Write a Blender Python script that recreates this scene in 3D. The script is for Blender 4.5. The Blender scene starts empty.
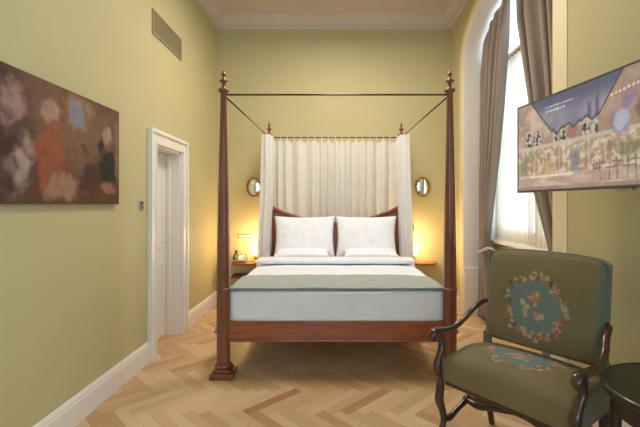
import bpy, bmesh, math, random
import numpy as np
from mathutils import Vector, Matrix, noise
random.seed(7)
PI = math.pi
scn = bpy.context.scene
C = scn.collection

# ------------------------------------------------------------------ helpers
def link(o, parent=None):
    C.objects.link(o)
    if parent is not None:
        o.parent = parent
    return o

def mesh_obj(name, verts, faces, mat=None, parent=None, smooth=False, bevel=0, seg=2, subsurf=0, solid=0, colors=None, loc=None):
    me = bpy.data.meshes.new(name)
    me.from_pydata([tuple(v) for v in verts], [], faces)
    bm = bmesh.new(); bm.from_mesh(me)
    bmesh.ops.recalc_face_normals(bm, faces=bm.faces)
    bm.to_mesh(me); bm.free()
    if smooth:
        for p in me.polygons: p.use_smooth = True
    if colors is not None:
        a = me.color_attributes.new('paint', 'FLOAT_COLOR', 'POINT')
        buf = np.ones((len(verts), 4), dtype=np.float32)
        buf[:, :3] = np.array(colors, dtype=np.float32)
        a.data.foreach_set('color', buf.ravel())
    if mat: me.materials.append(mat)
    o = bpy.data.objects.new(name, me)
    link(o, parent)
    if loc: o.location = loc
    if solid:
        m = o.modifiers.new('solid', 'SOLIDIFY'); m.thickness = solid; m.offset = 0
    if bevel:
        m = o.modifiers.new('bevel', 'BEVEL'); m.width = bevel; m.segments = seg; m.limit_method = 'ANGLE'; m.angle_limit = math.radians(40)
    if subsurf:
        m = o.modifiers.new('sub', 'SUBSURF'); m.levels = subsurf; m.render_levels = subsurf
    return o

class MB:
    def __init__(s): s.v = []; s.f = []
    def add(s, v, f):
        n = len(s.v); s.v += [tuple(p) for p in v]; s.f += [tuple(i + n for i in q) for q in f]; return s
    def box(s, x0, x1, y0, y1, z0, z1):
        v = [(x, y, z) for z in (z0, z1) for y in (y0, y1) for x in (x0, x1)]
        return s.add(v, [(0,2,3,1),(4,5,7,6),(0,1,5,4),(2,6,7,3),(0,4,6,2),(1,3,7,5)])
    def lathe(s, prof, cx=0, cy=0, n=20, cap=True):
        v = []; f = []
        for r, z in prof:
            for i in range(n):
                a = 2*PI*(i+.5)/n
                v.append((cx + r*math.cos(a), cy + r*math.sin(a), z))
        for k in range(len(prof)-1):
            for i in range(n):
                j = (i+1) % n
                f.append((k*n+i, k*n+j, (k+1)*n+j, (k+1)*n+i))
        if cap:
            f.append(tuple(range(n-1, -1, -1))); f.append(tuple(range((len(prof)-1)*n, len(prof)*n)))
        return s.add(v, f)
    def tube(s, pts, rad, n=12, flat=None, sub=6, up=(0,0,1)):
        """smooth sweep through pts; rad per point: number or (side, up)"""
        P = [Vector(p) for p in pts]
        R = [(r, r) if not isinstance(r, (tuple, list)) else tuple(r) for r in (rad if isinstance(rad, list) else [rad]*len(P))]
        if len(P) > 2 and sub > 1:
            Q = []; RR = []
            for i in range(len(P)-1):
                p0 = P[max(i-1,0)]; p1 = P[i]; p2 = P[i+1]; p3 = P[min(i+2,len(P)-1)]
                for k in range(sub):
                    t = k/sub
                    Q.append(.5*((2*p1)+(p2-p0)*t+(2*p0-5*p1+4*p2-p3)*t*t+(3*p1-p0-3*p2+p3)*t**3))
                    w = t*t*(3-2*t)
                    RR.append((R[i][0]*(1-w)+R[i+1][0]*w, R[i][1]*(1-w)+R[i+1][1]*w))
            Q.append(P[-1]); RR.append(R[-1]); P, R = Q, RR
        v = []; f = []
        prev = None
        for i, p in enumerate(P):
            t = (P[min(i+1,len(P)-1)] - P[max(i-1,0)]).normalized()
            if prev is None:
                a = t.cross(Vector(up))
                if a.length < .05: a = t.cross(Vector((1,0,0)))
                a.normalize()
            else:
                a = (prev - t*prev.dot(t)).normalized()
            prev = a
            b = a.cross(t).normalized()
            for k in range(n):
                th = 2*PI*k/n
                v.append(p + a*math.cos(th)*R[i][0] + b*math.sin(th)*R[i][1])
        m = len(P)
        for i in range(m-1):
            for k in range(n):
                l = (k+1) % n
                f.append((i*n+k, i*n+l, (i+1)*n+l, (i+1)*n+k))
        f.append(tuple(range(n-1,-1,-1))); f.append(tuple(range((m-1)*n, m*n)))
        return s.add(v, f)
    def build(s, name, mat, parent=None, **k):
        return mesh_obj(name, s.v, s.f, mat, parent, **k)

def grid(nu, nv, fn):
    v = [fn(i/(nu-1), j/(nv-1)) for j in range(nv) for i in range(nu)]
    f = [(j*nu+i, j*nu+i+1, (j+1)*nu+i+1, (j+1)*nu+i) for j in range(nv-1) for i in range(nu-1)]
    return v, f

def thing(name, label, cat, loc=(0,0,0), rz=0, group=None, kind=None):
    o = bpy.data.objects.new(name, None); C.objects.link(o)
    o.empty_display_size = .1
    o.location = loc; o.rotation_euler = (0,0,rz)
    return tag(o, label, cat, group, kind)
def tag(o, label=None, cat=None, group=None, kind=None):
    if label: o['label'] = label
    if cat: o['category'] = cat
    if group: o['group'] = group
    if kind: o['kind'] = kind
    return o

def srgb(r, g, b):
    f = lambda c: (c/255)/12.92 if c/255 <= .04045 else ((c/255+.055)/1.055)**2.4
    return (f(r), f(g), f(b))

# ------------------------------------------------------------------ materials
def mat(name, col, rough=.6, metal=0, var=.06, scale=8, bump=0, bscale=60, stretch=(1,1,1), col2=None, spec=.5, sheen=0, trans=0, emis=None, estr=0, alpha=1, coat=0, attr=None, subs=0):
    m = bpy.data.materials.new(name); m.use_nodes = True
    nt = m.node_tree; N = nt.nodes; L = nt.links
    b = N['Principled BSDF']
    b.inputs['Roughness'].default_value = rough
    b.inputs['Metallic'].default_value = metal
    b.inputs['Specular IOR Level'].default_value = spec
    b.inputs['Sheen Weight'].default_value = sheen
    b.inputs['Coat Weight'].default_value = coat
    b.inputs['Transmission Weight'].default_value = trans
    b.inputs['Alpha'].default_value = alpha
    tc = N.new('ShaderNodeTexCoord'); mp = N.new('ShaderNodeMapping')
    mp.inputs['Scale'].default_value = stretch
    L.new(tc.outputs['Object'], mp.inputs['Vector'])
    if attr:
        at = N.new('ShaderNodeAttribute'); at.attribute_name = attr
        src = at.outputs['Color']
        nz = N.new('ShaderNodeTexNoise'); nz.inputs['Scale'].default_value = scale; nz.inputs['Detail'].default_value = 4
        L.new(mp.outputs[0], nz.inputs['Vector'])
        mr = N.new('ShaderNodeMapRange'); mr.inputs['To Min'].default_value = 1-var; mr.inputs['To Max'].default_value = 1+var
        L.new(nz.outputs['Fac'], mr.inputs['Value'])
        mx = N.new('ShaderNodeMix'); mx.data_type = 'RGBA'; mx.blend_type = 'MULTIPLY'; mx.inputs['Factor'].default_value = 1
        L.new(src, mx.inputs[6]); L.new(mr.outputs[0], mx.inputs[7])
        L.new(mx.outputs[2], b.inputs['Base Color'])
        if estr:
            L.new(src, b.inputs['Emission Color']); b.inputs['Emission Strength'].default_value = estr
    else:
        nz = N.new('ShaderNodeTexNoise'); nz.inputs['Scale'].default_value = scale; nz.inputs['Detail'].default_value = 5
        L.new(mp.outputs[0], nz.inputs['Vector'])
        cr = N.new('ShaderNodeValToRGB')
        c = Vector(col); d = Vector(col2) if col2 else c*(1-2*var)
        e = Vector(col)*(1+var) if not col2 else c
        cr.color_ramp.elements[0].position = .3; cr.color_ramp.elements[0].color = (*d, 1)
        cr.color_ramp.elements[1].position = .7; cr.color_ramp.elements[1].color = (*e, 1)
        L.new(nz.outputs['Fac'], cr.inputs[0]); L.new(cr.outputs[0], b.inputs['Base Color'])
        if emis:
            b.inputs['Emission Color'].default_value = (*emis, 1); b.inputs['Emission Strength'].default_value = estr
    if bump:
        n2 = N.new('ShaderNodeTexNoise'); n2.inputs['Scale'].default_value = bscale; n2.inputs['Detail'].default_value = 3
        L.new(mp.outputs[0], n2.inputs['Vector'])
        bp = N.new('ShaderNodeBump'); bp.inputs['Strength'].default_value = bump; bp.inputs['Distance'].default_value = .005
        L.new(n2.outputs['Fac'], bp.inputs['Height']); L.new(bp.outputs[0], b.inputs['Normal'])
    return m

def fabric_translucent(name, col, rough=.8, tmix=.5, holes=0):
    m = bpy.data.materials.new(name); m.use_nodes = True
    nt = m.node_tree; N = nt.nodes; L = nt.links
    for n in list(N): N.remove(n)
    out = N.new('ShaderNodeOutputMaterial')
    d = N.new('ShaderNodeBsdfDiffuse'); t = N.new('ShaderNodeBsdfTranslucent'); mx = N.new('ShaderNodeMixShader')
    tc = N.new('ShaderNodeTexCoord'); wv = N.new('ShaderNodeTexNoise'); wv.inputs['Scale'].default_value = 180
    L.new(tc.outputs['Object'], wv.inputs['Vector'])
    cr = N.new('ShaderNodeValToRGB')
    cr.color_ramp.elements[0].color = (*(Vector(col)*.93), 1); cr.color_ramp.elements[1].color = (*col, 1)
    L.new(wv.outputs['Fac'], cr.inputs[0])
    L.new(cr.outputs[0], d.inputs[0]); L.new(cr.outputs[0], t.inputs[0])
    mx.inputs[0].default_value = tmix
    L.new(d.outputs[0], mx.inputs[1]); L.new(t.outputs[0], mx.inputs[2])
    if holes:
        tr = N.new('ShaderNodeBsdfTransparent'); m2 = N.new('ShaderNodeMixShader'); m2.inputs[0].default_value = holes
        L.new(mx.outputs[0], m2.inputs[1]); L.new(tr.outputs[0], m2.inputs[2]); L.new(m2.outputs[0], out.inputs[0])
    else:
        L.new(mx.outputs[0], out.inputs[0])
    return m

M = {}
M['wall'] = mat('wall_paint', srgb(197,188,142), .62, var=.015, scale=2, bump=.08, bscale=120, spec=.3)
M['ceiling'] = mat('ceiling_paint', srgb(206,192,180), .85, var=.01, scale=2)
M['white'] = mat('white_lacquer', srgb(238,232,222), .35, var=.01, scale=3)
M['cream'] = mat('cream_paint', srgb(236,222,184), .5, var=.01, scale=3)
M['mahog'] = mat('mahogany', srgb(140,84,60), .28, col2=srgb(108,60,42), scale=4, stretch=(6,6,.6), coat=.25)
M['mahog_x'] = mat('mahogany_rail', srgb(164,94,58), .32, col2=srgb(132,68,40), scale=5, stretch=(1,9,9), coat=.25)
M['walnut'] = mat('dark_walnut', srgb(84,54,40), .28, col2=srgb(46,28,20), scale=14, stretch=(2,2,1), coat=.35)
M['linen'] = mat('white_cotton', srgb(246,248,252), .85, var=.015, scale=6, sheen=.2, bump=.15, bscale=25)
M['duvet'] = mat('duvet_cotton', srgb(238,243,252), .85, var=.015, scale=6, sheen=.2, bump=.2, bscale=14)
M['matt'] = mat('mattress_ticking', srgb(236,237,238), .85, var=.02, scale=10)
M['sage'] = mat('sage_weave', srgb(164,174,168), .9, var=.08, scale=60, bump=.4, bscale=150, sheen=.3)
M['sheer'] = fabric_translucent('white_voile', srgb(253,252,250), tmix=.4)
M['sheer_win'] = fabric_translucent('window_voile', srgb(236,224,200), tmix=.42, holes=.06)
M['taupe'] = mat('taupe_velvet', srgb(136,120,108), .7, var=.06, scale=5, stretch=(3,3,.5), sheen=.5, bump=.1, bscale=80)
M['rope'] = mat('ivory_rope', srgb(226,220,208), .8, var=.1, scale=60)
M['brass'] = mat('aged_brass', srgb(176,132,64), .3, metal=1, var=.1)
M['mirror'] = mat('mirror_glass', (.9,.9,.9), .03, metal=1, var=0)
M['phone'] = mat('grey_plastic', srgb(112,110,102), .4, var=.02)
M['black'] = mat('black_plastic', srgb(26,26,28), .3, var=.05)
M['tvframe'] = mat('tv_bezel', srgb(96,84,86), .35, var=.03)
M['steel'] = mat('brushed_steel', srgb(180,180,176), .3, metal=1, var=.05)
M['vent'] = mat('vent_metal', srgb(150,140,106), .5, var=.03)
M['tabletop'] = mat('dark_green_lacquer', srgb(34,35,20), .33, var=.08, scale=4, coat=.0)
M['blackwood'] = mat('black_stained_wood', srgb(24,21,18), .35, col2=srgb(16,13,11), scale=12, coat=.3)
M['glow'] = mat('lit_opal_glass', (1,.85,.6), .4, var=0, emis=(1,.70,.36), estr=13)
M['uph'] = mat('needlepoint', (1,1,1), .9, attr='paint', var=.18, scale=120, bump=.5, bscale=260, sheen=.15)
M['tealvelvet'] = mat('teal_upholstery', srgb(102,108,88), .8, var=.08, scale=80, sheen=.3)
M['canvas'] = mat('printed_canvas', (1,1,1), .75, attr='paint', var=.06, scale=30, bump=.15, bscale=300, spec=.2)
M['screen'] = mat('screen_picture', (1,1,1), .25, attr='paint', var=0, estr=.22)
M['stone'] = mat('pale_street_render', srgb(225,215,195), .9, var=.08, scale=1.5)

def floor_mat():
    m = bpy.data.materials.new('oak_herringbone'); m.use_nodes = True
    nt = m.node_tree; N = nt.nodes; L = nt.links; b = N['Principled BSDF']
    at = N.new('ShaderNodeAttribute'); at.attribute_name = 'tone'
    uv = N.new('ShaderNodeUVMap'); uv.uv_map = 'UVMap'
    mp = N.new('ShaderNodeMapping'); mp.inputs['Scale'].default_value = (1.2, 30, 1)
    L.new(uv.outputs[0], mp.inputs[0])
    nz = N.new('ShaderNodeTexNoise'); nz.inputs['Scale'].default_value = 4; nz.inputs['Detail'].default_value = 6
    L.new(mp.outputs[0], nz.inputs['Vector'])
    cr = N.new('ShaderNodeValToRGB'); e = cr.color_ramp.elements
    e[0].position = 0; e[0].color = (*srgb(164,122,82), 1); e[1].position = 1; e[1].color = (*srgb(226,198,160), 1)
    k = e.new(.5); k.color = (*srgb(204,170,128), 1)
    ad = N.new('ShaderNodeMath'); ad.operation = 'MULTIPLY_ADD'; ad.inputs[1].default_value = .45
    sb = N.new('ShaderNodeMath'); sb.operation = 'SUBTRACT'; sb.inputs[1].default_value = .5
    L.new(nz.outputs['Fac'], sb.inputs[0]); L.new(sb.outputs[0], ad.inputs[0]); L.new(at.outputs['Fac'], ad.inputs[2])
    L.new(ad.outputs[0], cr.inputs[0]); L.new(cr.outputs[0], b.inputs['Base Color'])
    b.inputs['Roughness'].default_value = .38
    bp = N.new('ShaderNodeBump'); bp.inputs['Strength'].default_value = .15; bp.inputs['Distance'].default_value = .002
    L.new(nz.outputs['Fac'], bp.inputs['Height']); L.new(bp.outputs[0], b.inputs['Normal'])
    return m
M['floor'] = floor_mat()
M['subfloor'] = mat('floor_joint', srgb(96,62,36), .8)

# ------------------------------------------------------------------ room
XL, XR, YB, YF, ZC = -1.65, 1.67, 5.68, -2.4, 4.08
# floor: herringbone planks, each a thin quad over a dark joint bed, one mesh
def build_floor():
    w = .078; n = 6; gap = .0003
    rot = Matrix.Rotation(-PI/4, 3, 'Z')
    V = []; F = []; T = []; UV = []; MI = []
    rnd = random.Random(3)
    def plank(x0, y0, sx, sy):
        cx, cy = x0+sx/2, y0+sy/2
        c = rot @ Vector((cx*w, cy*w, 0)) + Vector((.10, 2.0, 0))
        if not (XL-.4 < c.x < XR+.7 and YF-.3 < c.y < YB+.3): return
        base = len(V); t = min(1, max(0, rnd.gauss(.5, .17))); ou, ov = rnd.random()*20, rnd.random()*20
        pts = []
        for (dx, dy) in ((0,0),(sx,0),(sx,sy),(0,sy)):
            px = (x0+dx)*w + (gap if dx == 0 else -gap); py = (y0+dy)*w + (gap if dy == 0 else -gap)
            q = rot @ Vector((px, py, 0)) + Vector((.10, 2.0, 0))
            pts.append(q)
            V.append((q.x, q.y, 0)); T.append(t)
            a, b = (dx, dy) if sx > sy else (dy, dx)
            UV.append((a*w+ou, b*w+ov))
        F.append((base, base+1, base+2, base+3)); MI.append(0)
    for k in range(-90, 90):
        for m in range(-12, 13):
            plank(k + 2*n*m, k, n, 1)
            plank(k + n + 2*n*m, k-n+1, 1, n)
    b0 = len(V)
    for z in (-.002, -.12):
        for (x, y) in ((XL-.3,YF-.2),(XR+.62,YF-.2),(XR+.62,YB+.2),(XL-.3,YB+.2)):
            V.append((x,y,z)); T.append(0); UV.append((0,0))
    for q in ((0,1,2,3),(7,6,5,4),(0,4,5,1),(1,5,6,2),(2,6,7,3),(3,7,4,0)):
        F.append(tuple(b0+i for i in q)); MI.append(1)
    me = bpy.data.meshes.new('floor'); me.from_pydata(V, [], F)
    me.materials.append(M['floor']); me.materials.append(M['subfloor'])
    me.polygons.foreach_set('material_index', MI)
    a = me.attributes.new('tone', 'FLOAT', 'POINT'); a.data.foreach_set('value', T)
    uvl = me.uv_layers.new(name='UVMap')
    for l in me.loops: uvl.data[l.index].uv = UV[l.vertex_index]
    me.update()
    o = bpy.data.objects.new('floor', me); C.objects.link(o); o['kind'] = 'structure'
build_floor()

def struct(name, mb, m, parent=None, **k):
    o = mb.build(name, m, parent, **k)
    if parent is None: o['kind'] = 'structure'
    return o

struct('ceiling', MB().box(XL-.3, XR+.62, YF-.2, YB+.2, ZC, ZC+.12), M['ceiling'])
struct('wall_back', MB().box(XL-.3, XR+.62, YB, YB+.2, 0, ZC), M['wall'])
FX0, FX1, FZ0, FZ1 = -1.25, 1.05, .75, 3.35
struct('wall_front', MB().box(XL-.3, FX0, YF-.2, YF, 0, ZC).box(FX1, XR+.62, YF-.2, YF, 0, ZC).box(FX0, FX1, YF-.2, YF, 0, FZ0).box(FX0, FX1, YF-.2, YF, FZ1, ZC), M['wall'])
w3 = thing('added_window_3', 'wide window added behind the viewer for cool daylight', 'window', (0, YF-.1, 0), kind='structure')  # added out of view to put cool daylight on the bed front
wm = MB().box(FX0,FX0+.07,-.04,.04,FZ0,FZ1).box(FX1-.07,FX1,-.04,.04,FZ0,FZ1).box(FX0,FX1,-.04,.04,FZ0,FZ0+.07).box(FX0,FX1,-.04,.04,FZ1-.07,FZ1)
for k in (1,2): wm.box(FX0+(FX1-FX0)*k/3-.03,FX0+(FX1-FX0)*k/3+.03,-.04,.04,FZ0,FZ1)
wm.build('window_frame', M['white'], w3, bevel=.004)
# left wall with the door recess
DY0, DY1, DZ = 3.68, 4.33, 1.96
struct('wall_left', MB().box(XL-.3, XL, YF, DY0, 0, ZC).box(XL-.3, XL, DY1, YB, 0, ZC).box(XL-.3, XL, DY0, DY1, DZ, ZC), M['wall'])
# right wall with arched window recess (one for the photo's window, one added unseen behind the viewer for daylight)
def arch_pts(yc, hw, zs, rise, n=28, p=2.35):
    out = []
    for i in range(n+1):
        t = PI*i/n
        c, s = math.cos(t), math.sin(t)
        out.append((yc - hw*math.copysign(abs(c)**(2/p), c), zs + rise*abs(s)**(2/p)))
    return out
WC, WH, WS, WR = 4.055, 1.037, 3.12, .60
WC2 = -.35
XO = XR+.58           # outer face of the right wall
mb = MB()
mb.box(XR, XO, WC+WH, YB, 0, ZC)
mb.box(XR, XO, WC2+WH, WC-WH, 0, ZC)
mb.box(XR, XO, YF, WC2-WH, 0, ZC)
for yc in (WC, WC2):
    ap = arch_pts(yc, WH, WS, WR)
    for (a, b) in zip(ap[:-1], ap[1:]):
        v = [(XR,a[0],a[1]),(XR,b[0],b[1]),(XR,b[0],ZC),(XR,a[0],ZC),(XO,a[0],a[1]),(XO,b[0],b[1]),(XO,b[0],ZC),(XO,a[0],ZC)]
        mb.add(v, [(0,1,2,3),(4,7,6,5),(0,4,5,1),(3,2,6,7)])
    mb.box(XR+.36, XO, yc-WH, yc+WH, 0, .93)
struct('wall_right', mb, M['wall'])

# arched casing trim
def casing(name, yc):
    wid = .17
    inn = [(yc-WH, 0.0)] + arch_pts(yc, WH, WS, WR) + [(yc+WH, 0.0)]
    out = [(yc-WH-wid, 0.0)] + arch_pts(yc, WH+wid, WS, WR+.12) + [(yc+WH+wid, 0.0)]
    v = []; f = []
    n = len(inn)
    for (ci, co) in zip(inn, out):
        cm = (ci[0]*.75+co[0]*.25, ci[1]*.75+co[1]*.25)
        v += [(XR+.001, *ci), (XR-.014, *ci), (XR-.014, *cm), (XR-.019, *cm), (XR-.006, *co), (XR+.001, *co)]
    for i in range(n-1):
        for k in range(5):
            f.append((i*6+k, i*6+k+1, (i+1)*6+k+1, (i+1)*6+k))
        f.append((i*6+5, i*6, (i+1)*6, (i+1)*6+5))
    return mesh_obj(name, v, f, M['cream'])
casing('trim_1', WC)['kind'] = 'structure'
casing('trim_2', WC2)['kind'] = 'structure'
# white lining of the recess with a raised lower panel
for i, yc in enumerate((WC, WC2)):
    mb = MB()
    ap = [(yc-WH, 0.0)] + arch_pts(yc, WH, WS, WR) + [(yc+WH, 0.0)]
    ins = [(yc-WH+.012, 0.0)] + arch_pts(yc, WH-.012, WS, WR-.012) + [(yc+WH-.012, 0.0)]
    for k in range(len(ap)-1):
        a, b, c, d = ap[k], ap[k+1], ins[k+1], ins[k]
        x0, x1 = XR-.008, XO-.005
        v = [(x0,*a),(x0,*b),(x0,*c),(x0,*d),(x1,*a),(x1,*b),(x1,*c),(x1,*d)]
        mb.add(v, [(0,1,2,3),(4,7,6,5),(3,2,6,7),(0,4,5,1)])
    mb.box(XR-.012, XR+.30, yc+WH-.045, yc+WH-.01, 0, .60).box(XR-.012, XR+.30, yc-WH+.01, yc-WH+.045, 0, .60)
    struct('trim_%d' % (3+i), mb, M['white'], bevel=.004)

# windows
def window(name, yc):
    root = thing(name, 'tall white framed casement window in the arched recess', 'window', (XR+.46, yc, 0), kind='structure')
    h = WH+.02; z0, z1 = .95, 3.78
    f = MB()
    f.box(-.03,.05,-h,-h+.09,z0,z1).box(-.03,.05,h-.09,h,z0,z1).box(-.03,.05,-h,h,z0,z0+.09).box(-.03,.05,-h,h,z1-.08,z1)
    f.box(-.035,.05,-h,h,3.10,3.20)
    f.box(-.04,.05,-.06,.06,z0,3.12)
    f.build('window_frame', M['cream'], root, bevel=.006)
    for s in (-1, 1):
        a, b = sorted((s*.06, s*(h-.09)))
        sash = MB().box(-.02,.03,a,a+.05,z0+.09,3.10).box(-.02,.03,b-.05,b,z0+.09,3.10).box(-.02,.03,a,b,z0+.09,z0+.15).box(-.02,.03,a,b,3.04,3.10).box(-.02,.03,a,b,2.1,2.13)
        sash.build('sash', M['white'], root, bevel=.004)
    MB().box(-.17,.0,-h+.03,h-.03,.93,.965).build('window_sill', M['white'], root, bevel=.006)
    return root
window('window_1', WC); window('added_window_2', WC2)  # the second one is added out of view to bring in more daylight

# baseboards
def baseboard(name, pts):      # pts: list of ((x0,y0),(x1,y1), inward normal)
    prof = [(0,0),(.022,0),(.022,.135),(.017,.15),(.017,.158),(.008,.178),(0,.18)]
    V=[];F=[]
    for (a,b,nrm) in pts:
        s=len(V)
        for p in (a,b):
            for (o,z) in prof: V.append((p[0]+nrm[0]*o, p[1]+nrm[1]*o, z))
        n=len(prof)
        for k in range(n-1): F.append((s+k,s+k+1,s+n+k+1,s+n+k))
        F.append(tuple(s+k for k in range(n))); F.append(tuple(s+n+k for k in range(n-1,-1,-1)))
    o = mesh_obj(name, V, F, M['white']); o['kind'] = 'structure'
CW = .13
baseboard('baseboard_left', [((XL,YF),(XL,DY0-CW),(1,0)), ((XL,DY1+CW),(XL,YB),(1,0))])
baseboard('baseboard_back', [((XL+.02,YB),(XR-.02,YB),(0,-1))])
baseboard('baseboard_right', [((XR,WC+WH+.171),(XR,YB-.02),(-1,0)), ((XR,WC2+WH+.171),(XR,WC-WH-.171),(-1,0))])

# cornice
prof = [(0,-.19),(.012,-.19),(.02,-.165),(.035,-.16),(.04,-.13),(.07,-.085),(.115,-.05),(.16,-.04),(.165,-.022),(.21,-.018),(.215,0),(0,0)]
def cornice(name, a, b, nrm):
    V=[];F=[];n=len(prof)
    tx = Vector((b[0]-a[0], b[1]-a[1])).normalized()
    for p,s in ((a,1),(b,-1)):
        for (o,z) in prof: V.append((p[0]+nrm[0]*o+tx.x*o*s, p[1]+nrm[1]*o+tx.y*o*s, ZC+z))
    for k in range(n): F.append((k,(k+1)%n,n+(k+1)%n,n+k))
    o = mesh_obj(name, V, F, M['ceiling'])
    o['kind'] = 'structure'
cornice('trim_5', (XL,YB),(XR,YB),(0,-1)); cornice('trim_6', (XL,YF),(XL,YB),(1,0)); cornice('trim_7', (XR,YF),(XR,YB),(-1,0))

# door
door = thing('door_1', 'white panelled door in a white casing on the left wall', 'door', (XL, (DY0+DY1)/2, 0), kind='structure')
hw = (DY1-DY0)/2
c = MB()
for s in (-1, 1):
    a, b = sorted((s*hw, s*(hw+CW)))
    c.box(0,.028,a,b,0,DZ+CW)
    a, b = sorted((s*(hw+CW-.035), s*(hw+CW))); c.box(.028,.045,a,b,0,DZ+CW)
    a, b = sorted((s*(hw), s*(hw+.02))); c.box(.028,.036,a,b,0,DZ+.02)
c.box(0,.028,-hw,hw,DZ,DZ+CW).box(.028,.045,-hw-CW+.03,hw+CW-.03,DZ+CW-.035,DZ+CW)
c.build('door_casing', M['white'], door, bevel=.004)
j = MB().box(-.30,.0,-hw-.0,-hw+.02,0,DZ).box(-.30,.0,hw-.02,hw,0,DZ).box(-.30,.0,-hw,hw,DZ-.02,DZ).box(-.145,-.10,hw-.045,hw-.02,0,DZ-.02).box(-.145,-.10,-hw+.02,-hw+.045,0,DZ-.02)
j.build('door_jamb', M['white'], door, bevel=.003)
lf = MB().box(-.19,-.146,-hw+.022,hw-.022,.008,DZ-.022)
for (z0,z1) in ((.18,.80),(.95,1.82)):
    for (a,b,cc,d) in ((-hw+.12,-hw+.14,z0,z1),(hw-.14,hw-.12,z0,z1)): lf.box(-.147,-.136,a,b,cc,d)
    lf.box(-.147,-.136,-hw+.12,hw-.12,z0,z0+.02).box(-.147,-.136,-hw+.12,hw-.12,z1-.02,z1)
leaf = lf.build('door_leaf', M['white'], door, bevel=.003)
hd = MB().tube([(-.145,-hw+.08,1.02),(-.10,-hw+.08,1.02),(-.095,-hw+.10,1.02),(-.095,-hw+.19,1.02)], .009)
hd.build('door_handle', M['brass'], leaf, smooth=True)

# ------------------------------------------------------------------ wall fittings
v = thing('ventilation_grille', 'olive painted rectangular ventilation grille high on the left wall', 'vent', (XL, 3.99, 2.96))
MB().box(.0,.012,-.35,-.33,0,.23).box(.0,.012,.33,.35,0,.23).box(.0,.012,-.33,.33,0,.02).box(.0,.012,-.33,.33,.21,.23).build('frame', M['vent'], v, bevel=.002)
sl = MB()
for k in range(12): sl.box(.001,.008,-.33,.33,.026+k*.0155,.026+k*.0155+.010)
sl.build('slats', M['vent'], v)
MB().box(-.002,.001,-.34,.34,.01,.22).build('backing', mat('vent_dark', srgb(108,98,70), .9), v)

v = thing('light_switch', 'small steel rocker switch on left wall beside white door casing', 'switch', (XL, 3.43, 1.345))
MB().box(0,.009,-.04,.04,0,.085).build('plate', M['steel'], v, bevel=.003)
MB().box(.009,.014,-.025,.025,.062,.078).build('rocker', M['black'], v, bevel=.002)
MB().box(.009,.014,-.028,.028,.012,.058).build('lower_rocker', M['phone'], v, bevel=.002)

# painted canvas : plain generic soft colour fields
def fbm(x, y, z=0, s=1.0):
    return noise.fractal(Vector((x*s, y*s, z)), 1.0, 2.0, 4)
def mixc(a, b, t): return tuple(a[i]*(1-t)+b[i]*t for i in range(3))
def sstep(a, b, x):
    t = min(1, max(0, (x-a)/(b-a))) if b != a else float(x > a); return t*t*(3-2*t)
def blob(u, v, cu, cv, ru, rv, soft=.25, wob=.12, seed=0):
    d = math.hypot((u-cu)/ru, (v-cv)/rv) + wob*fbm(u*6, v*6, seed)
    return 1-sstep(1-soft, 1+soft, d)
def canvas_col(u, v):     # u 0 far-left..1 right (as seen), v 0 bottom..1 top ; metres-like aspect 1.33 x .71
    U = u*1.87
    c = mixc(srgb(112,84,66), srgb(86,62,52), sstep(.2,.9,.5+.6*fbm(U*2, v*2, 3)))
    c = mixc(c, srgb(134,100,78), blob(U,v,1.15,.60,.5,.35,.5,.3,2)*.6)
    c = mixc(c, srgb(96,64,46), 1-sstep(.20,.26,v+.03*fbm(U*3,v*3,9)))
    for (cu,cv,ru,rv,col,a) in (
        (.42,.38,.22,.40,(92,70,62),.9),(.40,.72,.16,.14,(176,142,134),.7),(.50,.30,.12,.16,(190,168,150),.6),
        (.82,.42,.16,.26,(150,84,56),.8),(.95,.16,.20,.10,(178,138,112),.6),(.84,.78,.10,.09,(184,150,134),.6),
        (1.20,.84,.17,.15,(150,116,66),.7),(1.20,.82,.11,.11,(128,132,152),.8),
        (1.36,.30,.13,.18,(70,52,44),.9),(1.64,.40,.14,.24,(44,46,44),.95),(1.63,.70,.07,.09,(180,148,130),.65),
        (1.64,.16,.12,.06,(168,128,106),.6),(1.82,.60,.04,.30,(140,112,96),.5),(.15,.45,.25,.5,(70,50,46),.8)):
        c = mixc(c, srgb(*col), blob(U,v,cu,cv,ru,rv,.40,.75,int(cu*100))*a)
    k = 1.06+.18*fbm(U*14, v*18, 5)
    return tuple(max(0,x*k) for x in c)
PY0, PY1, PZ0, PZ1 = 1.72, 3.024, 1.402, 2.099
NU, NV = 150, 80
cv, cf = grid(NU, NV, lambda a, b: (.032, PY0+(PY1-PY0)*a, (PZ1-PZ0)*b))
cols = [canvas_col(i/(NU-1), j/(NV-1)) for j in range(NV) for i in range(NU)]
pic = thing('canvas_picture', 'wide unframed brown canvas print on the left wall', 'picture', (XL, 0, PZ0))
mesh_obj('printed_front', cv, cf, M['canvas'], pic, colors=cols)
MB().box(.001,.0315,PY0,PY1,0,PZ1-PZ0).build('stretcher', mat('canvas_edge', srgb(92,70,58), .8), pic, bevel=.002)

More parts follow.
